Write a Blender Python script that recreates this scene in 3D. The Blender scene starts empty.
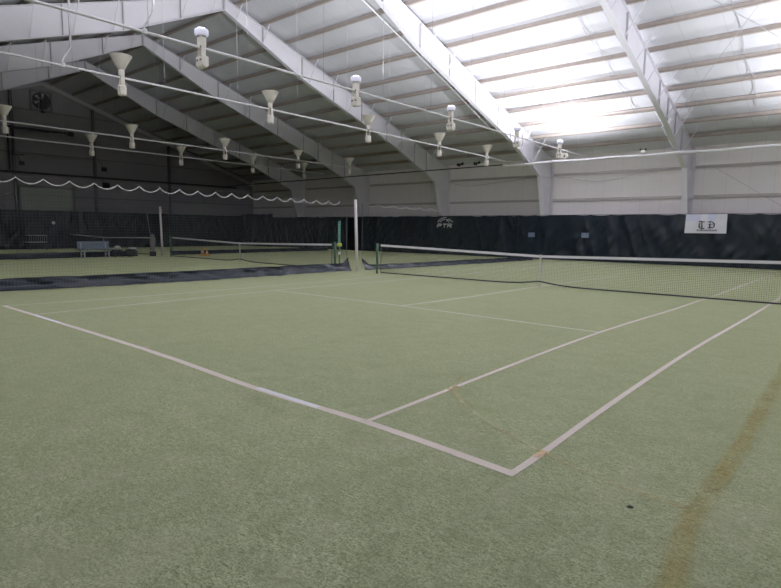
import bpy, bmesh, math, random
from mathutils import Vector, Matrix, noise
random.seed(7)
D = bpy.data
COL = bpy.context.scene.collection
PI = math.pi

# ------------------------------------------------------------------ materials
def new_mat(name):
    m = D.materials.new(name); m.use_nodes = True
    nt = m.node_tree
    return m, nt, nt.nodes['Principled BSDF']
def nd(nt, typ, **kw):
    n = nt.nodes.new(typ)
    for k, v in kw.items(): setattr(n, k, v)
    return n
def plain(name, col, rough=0.5, metal=0.0, var=0.12, scale=3.0, bump=0.0, spec=0.4):
    """paint-like material with soft procedural dirt variation"""
    m, nt, b = new_mat(name)
    tc = nd(nt, 'ShaderNodeTexCoord')
    nz = nd(nt, 'ShaderNodeTexNoise'); nz.inputs['Scale'].default_value = scale; nz.inputs['Detail'].default_value = 5
    nt.links.new(tc.outputs['Object'], nz.inputs['Vector'])
    mx = nd(nt, 'ShaderNodeMix', data_type='RGBA')
    c1 = [c*(1-var) for c in col]; c2 = [min(1, c*(1+var)) for c in col]
    mx.inputs[6].default_value = (*c1, 1); mx.inputs[7].default_value = (*c2, 1)
    nt.links.new(nz.outputs['Fac'], mx.inputs[0]); nt.links.new(mx.outputs[2], b.inputs['Base Color'])
    b.inputs['Roughness'].default_value = rough; b.inputs['Metallic'].default_value = metal
    b.inputs['Specular IOR Level'].default_value = spec
    if bump:
        bp = nd(nt, 'ShaderNodeBump'); bp.inputs['Strength'].default_value = bump; bp.inputs['Distance'].default_value = .02
        nt.links.new(nz.outputs['Fac'], bp.inputs['Height']); nt.links.new(bp.outputs[0], b.inputs['Normal'])
    return m
def emit(name, col, s):
    m, nt, b = new_mat(name)
    b.inputs['Emission Color'].default_value = (*col, 1); b.inputs['Emission Strength'].default_value = s
    b.inputs['Base Color'].default_value = (*col, 1)
    return m
def math_n(nt, op, a, b=None, clamp=False):
    n = nd(nt, 'ShaderNodeMath', operation=op); n.use_clamp = clamp
    for i, v in enumerate((a, b)):
        if v is None: continue
        if isinstance(v, (int, float)): n.inputs[i].default_value = v
        else: nt.links.new(v, n.inputs[i])
    return n.outputs[0]
def mixc(nt, f, a, b):
    n = nd(nt, 'ShaderNodeMix', data_type='RGBA')
    if isinstance(f, (int, float)): n.inputs[0].default_value = f
    else: nt.links.new(f, n.inputs[0])
    for i, v in ((6, a), (7, b)):
        if isinstance(v, tuple): n.inputs[i].default_value = (*v, 1)
        else: nt.links.new(v, n.inputs[i])
    return n.outputs[2]
def noise_n(nt, vec, scale, detail=4, rough=.5, dist=0):
    n = nd(nt, 'ShaderNodeTexNoise'); n.inputs['Scale'].default_value = scale; n.inputs['Detail'].default_value = detail
    n.inputs['Roughness'].default_value = rough; n.inputs['Distortion'].default_value = dist
    nt.links.new(vec, n.inputs['Vector']); return n.outputs['Fac']
def remap(nt, v, a, b, c=0., d=1.):
    n = nd(nt, 'ShaderNodeMapRange'); n.inputs[1].default_value = a; n.inputs[2].default_value = b
    n.inputs[3].default_value = c; n.inputs[4].default_value = d
    nt.links.new(v, n.inputs[0]); return n.outputs[0]
def mapping(nt, vec, scale=(1, 1, 1), rot=(0, 0, 0)):
    n = nd(nt, 'ShaderNodeMapping'); n.inputs['Scale'].default_value = scale; n.inputs['Rotation'].default_value = rot
    nt.links.new(vec, n.inputs['Vector']); return n.outputs[0]

def carpet_mat():
    m, nt, b = new_mat('court_carpet')
    tc = nd(nt, 'ShaderNodeTexCoord').outputs['Object']
    fine = noise_n(nt, tc, 75, 3, .75)
    fine2 = noise_n(nt, mapping(nt, tc, (1, 1.8, 1), (0, 0, .6)), 20, 6, .85, .4)
    mid = noise_n(nt, mapping(nt, tc, (1, 1.5, 1), (0, 0, .4)), 3.2, 7, .72, .5)
    big = noise_n(nt, tc, .5, 5, .6)
    brown = noise_n(nt, mapping(nt, tc, (1.6, 1, 1), (0, 0, -.3)), 1.4, 6, .7, .3)
    streak = noise_n(nt, mapping(nt, tc, (5, 1.4, 1), (0, 0, .5)), 2.6, 7, .75, .8)
    streak2 = noise_n(nt, mapping(nt, tc, (1.2, 6, 1), (0, 0, -.2)), 2.4, 7, .75, .6)
    base = mixc(nt, remap(nt, math_n(nt, 'ADD', math_n(nt, 'MULTIPLY', fine, .5), math_n(nt, 'MULTIPLY', fine2, .5)), .40, .60), CARPET[0], CARPET[1])
    base = mixc(nt, remap(nt, mid, .42, .68, 0, .55), base, CARPET[2])
    base = mixc(nt, remap(nt, brown, .48, .72, 0, .5), base, CARPET[3])
    base = mixc(nt, remap(nt, big, .4, .7, 0, .3), base, CARPET[2])
    scuff = math_n(nt, 'MULTIPLY', remap(nt, streak, .54, .70), remap(nt, streak2, .46, .62))
    base = mixc(nt, math_n(nt, 'MULTIPLY', scuff, .55), base, CARPET[4])
    nt.links.new(base, b.inputs['Base Color'])
    b.inputs['Roughness'].default_value = .95; b.inputs['Specular IOR Level'].default_value = .1
    b.inputs['Sheen Weight'].default_value = 1.0; b.inputs['Sheen Roughness'].default_value = .42
    b.inputs['Sheen Tint'].default_value = (.85, .92, .45, 1)
    bp = nd(nt, 'ShaderNodeBump'); bp.inputs['Strength'].default_value = .25; bp.inputs['Distance'].default_value = .004
    nt.links.new(fine, bp.inputs['Height']); nt.links.new(bp.outputs[0], b.inputs['Normal'])
    return m
CARPET = [(.055, .075, .036), (.66, .72, .41), (.15, .19, .088), (.43, .43, .28), (.75, .74, .56)]

def line_mat(name, col, edge=.25):
    m, nt, b = new_mat(name)
    tc = nd(nt, 'ShaderNodeTexCoord').outputs['Object']
    f = noise_n(nt, tc, 60, 4, .7)
    g = noise_n(nt, tc, 2.5, 4, .6)
    c = mixc(nt, remap(nt, f, .3, .75, 0, edge), col, (.26, .28, .2))
    c = mixc(nt, remap(nt, g, .45, .75, 0, .3), c, tuple(x*.8 for x in col))
    nt.links.new(c, b.inputs['Base Color']); b.inputs['Roughness'].default_value = .9
    b.inputs['Specular IOR Level'].default_value = .1
    return m
def worn_mat(name, col, lo, hi, mx):
    m, nt, b = new_mat(name)
    tc = nd(nt, 'ShaderNodeTexCoord').outputs['Object']
    f = noise_n(nt, tc, 30, 5, .75); g = noise_n(nt, tc, 1.7, 4, .6)
    uv = nd(nt, 'ShaderNodeTexCoord').outputs['UV']
    sx = nd(nt, 'ShaderNodeSeparateXYZ'); nt.links.new(uv, sx.inputs[0])
    ed = math_n(nt, 'SUBTRACT', 1., math_n(nt, 'ABSOLUTE', math_n(nt, 'SUBTRACT', math_n(nt, 'MULTIPLY', sx.outputs[0], 2.), 1.)))
    a = math_n(nt, 'ADD', math_n(nt, 'MULTIPLY', f, .6), math_n(nt, 'MULTIPLY', g, .4))
    a = remap(nt, a, lo, hi, 0, mx)
    a = math_n(nt, 'MULTIPLY', a, remap(nt, ed, 0, .6))
    nt.links.new(a, b.inputs['Alpha'])
    b.inputs['Base Color'].default_value = (*col, 1); b.inputs['Roughness'].default_value = .95
    b.inputs['Specular IOR Level'].default_value = .1
    return m
def seam_mat(name, col, axis, pitch, width, dark, rough=.5, var=.06, bump=.3, spec=.3, hor=None, fade=None):
    """painted sheet with thin dark seams every `pitch` metres along `axis`"""
    m, nt, b = new_mat(name)
    tc = nd(nt, 'ShaderNodeTexCoord').outputs['Object']
    sp = nd(nt, 'ShaderNodeSeparateXYZ'); nt.links.new(tc, sp.inputs[0])
    nz = noise_n(nt, tc, 1.2, 5, .6)
    nf = noise_n(nt, tc, 9, 4, .6)
    x = math_n(nt, 'FRACT', math_n(nt, 'DIVIDE', math_n(nt, 'ADD', sp.outputs[axis], 100*pitch+.013), pitch))
    s = math_n(nt, 'LESS_THAN', x, width/pitch)
    c = mixc(nt, nz, tuple(v*(1-var) for v in col), tuple(min(1, v*(1+var)) for v in col))
    c = mixc(nt, math_n(nt, 'MULTIPLY', remap(nt, nf, .5, .8), .12), c, tuple(v*.7 for v in col))
    c = mixc(nt, math_n(nt, 'MULTIPLY', s, .55), c, dark)
    if hor:
        y = math_n(nt, 'FRACT', math_n(nt, 'DIVIDE', math_n(nt, 'ADD', sp.outputs[hor[0]], 100*hor[1]), hor[1]))
        c = mixc(nt, math_n(nt, 'MULTIPLY', math_n(nt, 'LESS_THAN', y, hor[2]/hor[1]), .4), c, dark)
    nt.links.new(c, b.inputs['Base Color'])
    b.inputs['Roughness'].default_value = rough; b.inputs['Specular IOR Level'].default_value = spec
    bp = nd(nt, 'ShaderNodeBump'); bp.inputs['Strength'].default_value = bump; bp.inputs['Distance'].default_value = .03
    nt.links.new(nz, bp.inputs['Height']); nt.links.new(bp.outputs[0], b.inputs['Normal'])
    return m

M = {}
M['carpet'] = carpet_mat()
M['line'] = line_mat('line_paint', (.92, .79, .70))
M['line_far'] = line_mat('line_paint_thin', (.95, .92, .74))
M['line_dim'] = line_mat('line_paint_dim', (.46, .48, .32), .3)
M['tape'] = line_mat('new_line_tape', (.97, .95, 1.0), .03)
M['yellow_worn'] = worn_mat('worn_yellow_paint', (.50, .38, .10), .38, .62, .62)
M['yellow_thin'] = worn_mat('faint_yellow_paint', (.70, .52, .20), .40, .64, .55)
M['yellow_patch'] = worn_mat('yellow_smudge', (.80, .52, .22), .3, .6, .7)
M['pale_worn'] = worn_mat('worn_grit', (.36, .31, .22), .48, .62, .4)
M['spot'] = plain('dark_mark', (.02, .025, .02), .9)
M['roof'] = seam_mat('roof_insulation', (.62, .625, .67), 0, 1.37, .022, (.42, .41, .44), .55, .05, .25, .3)
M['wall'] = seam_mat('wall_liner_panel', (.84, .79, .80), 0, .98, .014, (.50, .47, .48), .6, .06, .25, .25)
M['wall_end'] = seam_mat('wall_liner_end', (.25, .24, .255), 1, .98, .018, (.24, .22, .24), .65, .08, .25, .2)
M['steel'] = plain('white_painted_steel', (.66, .645, .70), .45, 0, .06, 2.0)
M['steel_dark'] = plain('grey_painted_steel', (.42, .41, .43), .5, 0, .08, 2.0)
M['purlin'] = plain('rusty_beige_purlin', (.36, .305, .265), .6, 0, .25, 7.0)
M['girt'] = plain('beige_girt', (.46, .42, .42), .6, 0, .2, 5.0)
M['girt_end'] = plain('dark_girt', (.16, .15, .155), .6, 0, .15, 5.0)
M['beam_dark'] = plain('dark_beam', (.035, .035, .04), .6, 0, .15, 5.0)
M['pipe'] = plain('white_pipe', (.80, .79, .82), .35, 0, .05, 2.0)
M['wire'] = plain('grey_wire', (.35, .35, .37), .5)
M['wire_white'] = plain('pale_wire', (.68, .68, .70), .4)
M['cream'] = plain('cream_fixture', (.82, .76, .67), .45, 0, .06, 5.0)
M['cream_dark'] = plain('fixture_slot', (.10, .09, .09), .6)
M['lamp_body'] = plain('lamp_drum', (.70, .70, .80), .3, 0, .05)
M['glow'] = emit('lamp_glow', (.86, .86, 1.0), 9.0)
M['glow_side'] = emit('lamp_side_glow', (.72, .72, .92), .3)
M['vinyl'] = plain('navy_vinyl', (.0034, .0080, .0145), .38, 0, .25, 1.5, .15, .30)
M['vinyl_skirt'] = plain('blue_black_vinyl', (.0035, .009, .018), .34, 0, .25, 3, .2, .32)
M['net_black'] = plain('black_netting', (.03, .032, .035), .7)
M['net_grey'] = plain('grey_netting', (.11, .12, .13), .7)
M['rope'] = plain('white_rope', (.78, .77, .78), .6)
M['band'] = plain('white_headband', (.80, .77, .82), .6, 0, .04, 6)
M['strap'] = plain('strap_webbing', (.66, .63, .56), .6)
M['green'] = plain('green_post_paint', (.035, .12, .05), .35)
M['teal'] = plain('teal_plastic', (.02, .20, .16), .4)
M['tag'] = plain('white_tags', (.62, .74, .72), .5)
M['yellow'] = plain('yellow_clamp', (.55, .60, .06), .4)
M['pole'] = plain('white_pole', (.72, .66, .66), .45, 0, .04, 4)
M['orange'] = plain('orange_plastic', (.90, .40, .05), .45)
M['cone_band'] = plain('cone_band', (.85, .82, .75), .4)
M['bench'] = plain('bench_grey_blue', (.13, .18, .24), .5)
M['bench_leg'] = plain('bench_leg_metal', (.40, .40, .42), .4, .3)
M['towel'] = plain('white_towel', (.75, .74, .72), .9, 0, .05, 9, .3)
M['black'] = plain('black_plastic', (.015, .015, .017), .45)
M['blade'] = plain('fan_blade_metal', (.45, .46, .48), .35, .6)
M['banner'] = plain('banner_white', (.72, .72, .80), .45, 0, .05, 2)
M['banner_blue'] = plain('banner_blue_wash', (.40, .46, .78), .5)
M['ink'] = plain('black_ink', (.01, .01, .012), .6)
M['logo'] = plain('white_print', (.80, .80, .82), .6)
M['patch'] = plain('blue_grey_patch', (.11, .14, .22), .6)
M['door'] = seam_mat('overhead_door_panel', (.34, .38, .31), 2, .46, .02, (.18, .19, .16), .6, .06, .2, .25)

# ------------------------------------------------------------------ mesh helpers
def bx(bm, x0, x1, y0, y1, z0, z1):
    vs = [bm.verts.new((x, y, z)) for x in (x0, x1) for y in (y0, y1) for z in (z0, z1)]
    for f in ((0, 1, 3, 2), (4, 6, 7, 5), (0, 4, 5, 1), (2, 3, 7, 6), (0, 2, 6, 4), (1, 5, 7, 3)):
        bm.faces.new([vs[i] for i in f])
def bar(bm, a, b, w, h=None, up=(0, 0, 1)):
    """rectangular bar between two points"""
    a, b = Vector(a), Vector(b); h = h or w
    d = (b-a).normalized(); u = Vector(up)
    if abs(d.dot(u)) > .99: u = Vector((1, 0, 0))
    s = d.cross(u).normalized(); t = s.cross(d)
    vs = [bm.verts.new(p + s*sx*w/2 + t*tx*h/2) for p in (a, b) for sx, tx in ((-1, -1), (1, -1), (1, 1), (-1, 1))]
    for f in ((3, 2, 1, 0), (4, 5, 6, 7), (0, 1, 5, 4), (1, 2, 6, 5), (2, 3, 7, 6), (3, 0, 4, 7)):
        bm.faces.new([vs[i] for i in f])
def tube(bm, pts, r, n=8, caps=True):
    pts = [Vector(p) for p in pts]; rings = []
    rr = r if isinstance(r, (list, tuple)) else [r]*len(pts)
    for i, p in enumerate(pts):
        d = (pts[min(i+1, len(pts)-1)] - pts[max(i-1, 0)]).normalized()
        u = Vector((0, 0, 1)) if abs(d.z) < .95 else Vector((1, 0, 0))
        s = d.cross(u).normalized(); t = s.cross(d)
        rings.append([bm.verts.new(p + (s*math.cos(2*PI*k/n) + t*math.sin(2*PI*k/n))*rr[i]) for k in range(n)])
    for A, B in zip(rings, rings[1:]):
        for k in range(n): bm.faces.new((A[k], A[(k+1) % n], B[(k+1) % n], B[k]))
    if caps: bm.faces.new(rings[0][::-1]); bm.faces.new(rings[-1])
def lathe(bm, prof, c=(0, 0, 0), n=20):
    """prof: list of (radius, z)"""
    c = Vector(c); rings = []
    for r, z in prof:
        rings.append([bm.verts.new(c + Vector((max(r, 1e-4)*math.cos(2*PI*k/n), max(r, 1e-4)*math.sin(2*PI*k/n), z))) for k in range(n)])
    for A, B in zip(rings, rings[1:]):
        for k in range(n): bm.faces.new((A[k], A[(k+1) % n], B[(k+1) % n], B[k]))
def extrude_poly(bm, pts, fx, t):
    """pts 2D -> function fx(p, s) gives 3D point for side s in (0,1)"""
    A = [bm.verts.new(fx(p, 0)) for p in pts]; B = [bm.verts.new(fx(p, 1)) for p in pts]
    n = len(pts)
    bm.faces.new(A[::-1]); bm.faces.new(B)
    for k in range(n): bm.faces.new((A[k], A[(k+1) % n], B[(k+1) % n], B[k]))
def obj(name, bm, mat, parent=None, smooth=False, loc=None):
    bmesh.ops.recalc_face_normals(bm, faces=bm.faces)
    me = D.meshes.new(name); bm.to_mesh(me); bm.free()
    for mm in (mat if isinstance(mat, (list, tuple)) else [mat]): me.materials.append(mm)
    if smooth:
        for p in me.polygons: p.use_smooth = True
    o = D.objects.new(name, me); COL.objects.link(o)
    if parent: o.parent = parent
    if loc: o.location = loc
    return o
def B(): return bmesh.new()
def tag(o, label=None, cat=None, group=None, kind=None):
    if label: o['label'] = label
    if cat: o['category'] = cat
    if group: o['group'] = group
    if kind: o['kind'] = kind
    return o
def thing(name, label, cat, loc=(0, 0, 0), rz=0, group=None):
    o = D.objects.new(name, None); COL.objects.link(o); o.empty_display_size = .2
    o.location = loc; o.rotation_euler = (0, 0, rz)
    return tag(o, label, cat, group)
def kids(o): return [c for c in D.objects if c.parent == o]
def dup(root, loc, label, rz=None, group=None):
    r = root.copy(); COL.objects.link(r); r.location = loc
    if rz is not None: r.rotation_euler = (0, 0, rz)
    if label: r['label'] = label
    if group: r['group'] = group
    for ch in kids(root):
        c = ch.copy(); COL.objects.link(c); c.parent = r
        for g in kids(ch):
            d = g.copy(); COL.objects.link(d); d.parent = c
    return r
def struct(name, bm, mat, label, cat, smooth=False):
    return tag(obj(name, bm, mat, None, smooth), label, cat, kind='structure')

# ------------------------------------------------------------------ building numbers (metres)
RY, RZ, SL = 11.0, 11.3, .333          # ridge y, steel top height at ridge, roof pitch
X0, X1 = -42.0, 8.8
Y1 = 28.05; Y0 = 2*RY - Y1
def U(y): return RZ - SL*abs(y-RY)     # top of the frames / underside of the purlins
FX = [1.8, -5.42, -12.85, -20.1, -27.4, -34.6]

# floor
bm = B(); bx(bm, X0, X1, Y0, Y1, -.12, 0)
floor = struct('floor', bm, M['carpet'], 'worn green carpet floor of the indoor courts', 'floor')

def ribbon(name, pts, w, mat, label, z=.0025, closed_uv=False):
    bm = B(); uvl = bm.loops.layers.uv.new('UVMap')
    P = [Vector((x, y, 0)) for x, y in pts]; L = []; R = []
    ww = w if isinstance(w, (list, tuple)) else [w]*len(P)
    # resample so that edges stay lively
    for i, p in enumerate(P):
        d = (P[min(i+1, len(P)-1)] - P[max(i-1, 0)]).normalized(); s = Vector((-d.y, d.x, 0))
        L.append(bm.verts.new(p + s*ww[i]/2 + Vector((0, 0, z)))); R.append(bm.verts.new(p - s*ww[i]/2 + Vector((0, 0, z))))
    for i in range(len(P)-1):
        f = bm.faces.new((R[i], R[i+1], L[i+1], L[i]))
        for lp, u in zip(f.loops, ((1, i), (1, i+1), (0, i+1), (0, i))): lp[uvl].uv = u
    o = obj(name, bm, mat, floor); o['label'] = label
    return o
def refine(pts, n=6):
    out = []
    for i in range(len(pts)-1):
        p0 = pts[max(i-1, 0)]; p1 = pts[i]; p2 = pts[i+1]; p3 = pts[min(i+2, len(pts)-1)]
        for k in range(n):
            t = k/n
            out.append(tuple(.5*((2*b) + (-a+c)*t + (2*a-5*b+4*c-d)*t*t + (-a+3*b-3*c+d)*t**3) for a, b, c, d in zip(p0, p1, p2, p3)))
    return out + [pts[-1]]
# near court lines
ribbon('court_line', refine([(-11.44, .08), (-5.59, .09), (-2.87, -.01), (-1.38, .02), (.06, -.06)], 4), .085, M['line'], 'thick pinkish baseline nearest the viewer', .003)
ribbon('court_line', refine([(.03, -.10), (.03, .35), (-.02, 2.1), (-.05, 5.4), (.04, 12.0), (.02, 23.8)], 6), .058, M['line'], 'right doubles sideline with a slight wobble', .0045)
ribbon('court_line', refine([(-1.38, .02), (-1.40, .6), (-1.5, 5.48), (-1.31, 11.6), (-1.2, 23.8)], 6), .052, M['line'], 'right singles sideline', .0045)
ribbon('court_line', refine([(-11.39, .08), (-11.06, 2.6), (-10.98, 8.6), (-11.0, 12), (-10.9, 23.8)], 5), .07, M['line_far'], 'left doubles sideline beside the divider skirt', .0045)
ribbon('court_line', refine([(-9.72, .08), (-9.98, 5.72), (-9.9, 8), (-9.72, 11.9), (-9.6, 23.8)], 5), .07, M['line_far'], 'left singles sideline', .0045)
ribbon('court_line', refine([(-9.98, 5.72), (-5.78, 5.79), (-1.50, 5.64)], 4), .07, M['line_far'], 'near service line', .006)
ribbon('court_line', refine([(-5.78, 5.79), (-5.62, 8.3), (-5.6, 11.9), (-5.40, 17.9)], 4), .07, M['line_far'], 'centre service line running under the net', .006)
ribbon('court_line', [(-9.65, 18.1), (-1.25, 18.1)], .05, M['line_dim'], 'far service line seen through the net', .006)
ribbon('court_line', [(-11, 23.8), (.1, 23.8)], .07, M['line_far'], 'far baseline before the dark curtain', .003)
ribbon('centre_mark', [(-5.60, .08), (-5.56, .20)], .05, M['line'], 'short centre mark on the near baseline', .006)
ribbon('line_tape', [(-9.62, .085), (-8.45, .085)], .062, M['tape'], 'bright white tape strip at the left end of the baseline', .0065)
ribbon('line_tape', [(-2.87, 0.005), (-1.96, .005)], .062, M['tape'], 'bright white tape strip in the middle of the baseline', .0065)
ribbon('worn_line', refine([(1.30, -2.6), (1.22, -1.3), (1.15, -.5), (1.09, .15), (1.10, 1.5), (1.08, 2.9), (1.05, 4.6), (1.0, 7)], 4), .17, M['yellow_worn'], 'wide worn yellow stripe at lower right', .004)
ribbon('worn_line', refine([(-1.62, 1.9), (-1.44, 1.41), (-.91, .89), (-.19, .5), (.22, .35), (.58, .24), (1.06, .2)], 5), .07, M['yellow_thin'], 'faint thin curved yellow line across the corner', .008)
ribbon('paint_smudge', [(-1.405, 1.26), (-1.41, 1.44)], .07, M['yellow_patch'], 'small orange smudge on the singles sideline', .010)
ribbon('paint_smudge', [(.03, .28), (.03, .44)], .08, M['yellow_patch'], 'small orange smudge on the doubles sideline', .010)
ribbon('worn_patch', [(-3.1, -.20), (-2.1, -.28)], .22, M['pale_worn'], 'scuffed patch in front of the white tape', .003)
bm = B(); lathe(bm, [(.001, .006), (.014, .006), (.02, .002)], (.78, 0, 0), 10); o = obj('dark_mark', bm, M['spot'], floor); o['label'] = 'tiny dark mark on the carpet at lower right'
# second and third court lines
for cx, nm in ((-20.65, 'second'), (-35.0, 'third')):
    W = 5.485
    for pts, lb in (([(cx-W, 0), (cx+W, 0)], 'near baseline'), ([(cx-W, 23.77), (cx+W, 23.77)], 'far baseline'),
                    ([(cx-W, 0), (cx-W, 23.77)], 'left doubles sideline'), ([(cx+W, 0), (cx+W, 23.77)], 'right doubles sideline'),
                    ([(cx-W+1.37, 0), (cx-W+1.37, 23.77)], 'left singles sideline'), ([(cx+W-1.37, 0), (cx+W-1.37, 23.77)], 'right singles sideline'),
                    ([(cx-W+1.37, 5.8), (cx+W-1.37, 5.8)], 'near service line'), ([(cx-W+1.37, 18.2), (cx+W-1.37, 18.2)], 'far service line'),
                    ([(cx, 5.8), (cx, 18.2)], 'centre service line')):
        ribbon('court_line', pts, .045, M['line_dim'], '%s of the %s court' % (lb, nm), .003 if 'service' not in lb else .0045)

# ceiling: insulation blanket sagging between the purlins
PUR = [11.6 + 1.37*k for k in range(12)]
def slope_skin(sgn, name, label):
    bm = B(); ys = [11.0] + PUR + [Y1]; prof = []
    for a, b in zip(ys, ys[1:]):
        for k in range(6):
            t = k/6; y = a+(b-a)*t; prof.append((y, U(y)+.25-.07*math.sin(PI*t)))
    prof.append((Y1, U(Y1)+.25))
    xs = [X0, X1]
    cols = [[bm.verts.new((x, RY+sgn*(y-RY), z)) for y, z in prof] for x in xs]
    top = [[bm.verts.new((x, RY+sgn*(y-RY), U(y)+.45)) for y in (11.0, Y1)] for x in xs]
    for i in range(len(prof)-1):
        bm.faces.new((cols[0][i], cols[1][i], cols[1][i+1], cols[0][i+1]))
    bm.faces.new((top[0][0], top[1][0], top[1][1], top[0][1]))
    return struct(name, bm, M['roof'], label, 'ceiling', True)
slope_skin(1, 'ceiling', 'white insulated roof slope above the far side of the courts')
slope_skin(-1, 'ceiling.001', 'white insulated roof slope above the near side of the courts')

# walls
bm = B(); bx(bm, X0, X1, Y1, Y1+.15, 0, U(Y1)+.3); struct('wall_far', bm, M['wall'], 'pale metal liner wall behind the far curtain', 'wall')
bm = B(); bx(bm, X0, X1, Y0-.15, Y0, 0, U(Y1)+.3); struct('wall_near', bm, M['wall'], 'pale metal liner wall behind the viewer', 'wall')
def gable(name, x, t, mat, label):
    bm = B()
    prof = [(Y0, 0), (Y1, 0), (Y1, U(Y1)+.3), (RY, RZ+.3), (Y0, U(Y1)+.3)]
    extrude_poly(bm, prof, lambda p, s: Vector((x+s*t, p[0], p[1])), t)
    struct(name, bm, mat, label, 'wall')
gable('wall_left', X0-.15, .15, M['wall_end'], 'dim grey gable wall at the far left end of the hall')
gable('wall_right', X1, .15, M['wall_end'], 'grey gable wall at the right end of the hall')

# ------------------------------------------------------------------ portal frames
LOW = [(11.0, 10.80), (15.2, 8.87), (22.7, 6.30), (26.4, 4.68)]
def low(y):
    for (a, za), (b, zb) in zip(LOW, LOW[1:]):
        if a <= y <= b: return za + (zb-za)*(y-a)/(b-a)
def strip(bm, pts, w, t, tx):
    """flange: a plate following points in the y-z plane, width w along x"""
    for a, b in zip(pts, pts[1:]): bar(bm, (0, a[0], a[1]), (0, b[0], b[1]), w, t, up=(0, 0, 1) if abs(a[1]-b[1]) < 3*abs(a[0]-b[0]) else (0, 1, 0))
def make_frame(x, label, braces=True):
    t = thing('portal_frame', label, 'steel frame', (x, RY, 0), 0)
    for sg in (1, -1):
        Y = lambda y: sg*(y-RY)
        # web of the rafter with its two flanges
        bm = B()
        prof = [(11.0, 10.80), (15.2, 8.87), (22.7, 6.30), (26.4, 4.68), (27.95, 4.68), (27.95, U(27.95)), (11.0, RZ)]
        extrude_poly(bm, prof, lambda p, s: Vector(((s-.5)*.014, Y(p[0]), p[1])), 0)
        strip(bm, [(Y(y), z) for y, z in LOW], .21, .02, 0)
        strip(bm, [(Y(11.0), RZ-.01), (Y(27.95), U(27.95)-.01)], .21, .02, 0)
        strip(bm, [(Y(26.4), 4.68), (Y(27.95), 4.68)], .21, .025, 0)
        obj('rafter', bm, M['steel'], t)
        for y in (11.02, 13.0, 15.3, 17.4, 19.5, 21.6, 22.9, 24.2, 25.4):
            z0, z1 = low(y)+.02, U(y)-.02
            wd = .035 if y in (11.02, 15.3, 22.9) else .012
            bm = B(); bx(bm, -.085, .085, Y(y)-wd/2, Y(y)+wd/2, z0, z1)
            obj('web_stiffener', bm, M['steel_dark'], t)
        bm = B()
        prof = [(26.4, 4.665), (27.2, 2.5), (27.45, 0), (27.95, 0), (27.95, 4.665)]
        extrude_poly(bm, prof, lambda p, s: Vector(((s-.5)*.014, Y(p[0]), p[1])), 0)
        for a, b in (((26.4, 4.665), (27.06, 2.5)), ((27.2, 2.5), (27.45, 0)), ((27.95, 0), (27.95, U(27.95)-.03))):
            bar(bm, (0, Y(a[0]), a[1]), (0, Y(b[0]), b[1]), .25, .022, up=(0, 1, 0))
        for z in (3.2, 4.1): bx(bm, -.09, .09, min(Y(27.0), Y(27.94)), max(Y(27.0), Y(27.94)), z, z+.012)
        obj('column', bm, M['steel'], t)
        if braces:
            for i, y in enumerate(PUR):
                if y < 15 and i % 2 == 0 and y > 12: continue
                for sx in ((1,) if x < -20 else (-1, 1)):
                    zl = low(y)
                    if zl is None or y > 26.3: continue
                    bm = B(); bar(bm, (sx*.08, Y(y), zl+.03), (sx*(.28+.42*(U(y)-zl)), Y(y), U(y)+.03), .035, .03)
                    obj('flange_brace', bm, M['steel'], t)
    return t
LB = ['white steel portal frame overhead at the right, closest of all to the viewer',
      'white steel portal frame at upper right, its column just left of the white banner',
      'bright white steel portal frame crossing the roof in the middle of the picture',
      'white steel portal frame peaking at the top left edge, beside the leftmost lit lamp',
      'grey steel frame whose peak shows behind the bent drop pipe',
      'dim grey steel portal frame standing next to the gable wall with the fan']
for x, lb in zip(FX, LB): make_frame(x, lb)
# gable end rafters and posts
t = thing('gable_truss', 'dark thin steel rafter pair running along the top of the far gable wall', 'steel frame', (-41.86, RY, 0))
for sg in (1, -1):
    bm = B(); bar(bm, (0, 0, RZ-.16), (0, sg*(27.9-RY), U(27.9)-.16), .14, .26); obj('rafter', bm, M['steel_dark'], t)
for y in (2.2, 9.1, 14.2, 19.9):
    lb = {2.2: 'dark gable post near the left side of the end wall', 9.1: 'dark gable post left of the exhaust fan',
          14.2: 'tall dark gable post right of the exhaust fan', 19.9: 'dark gable post on the right part of the end wall'}[y]
    bm = B(); z1 = U(y)-.32
    bx(bm, -.12, .12, -.07, -.058, 0, z1); bx(bm, -.12, .12, .058, .07, 0, z1); bx(bm, -.006, .006, -.058, .058, 0, z1)
    tag(obj('gable_post', bm, M['girt_end'], None, loc=(-41.85, y, 0)), lb, 'post')

# purlins
def purlin(y, sg):
    bm = B(); z = U(y); yy = RY+sg*(y-RY); sl = -sg*SL
    for (dy0, dy1, dz0, dz1) in ((-.004, .004, 0, .2), (-.075, .004, 0, .012), (-.004, .075, .19, .202), (-.075, -.068, 0, .025)):
        vs = []
        for x in (X0+.02, X1-.02):
            for dy in (dy0, dy1):
                for dz in (dz0, dz1): vs.append(bm.verts.new((x, yy+dy*sg, z+dz+.002+dy*sg*sl)))
        for f in ((0, 1, 3, 2), (4, 6, 7, 5), (0, 4, 5, 1), (2, 3, 7, 6), (0, 2, 6, 4), (1, 5, 7, 3)): bm.faces.new([vs[i] for i in f])
    return obj('roof_purlin', bm, M['purlin'])
for sg in (1, -1):
    for y in PUR:
        side = 'far' if sg > 0 else 'near'
        tag(purlin(y, sg), 'beige steel purlin running lengthwise under the white %s roof slope' % side, 'purlin', 'purlins of the %s roof slope' % side)

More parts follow.
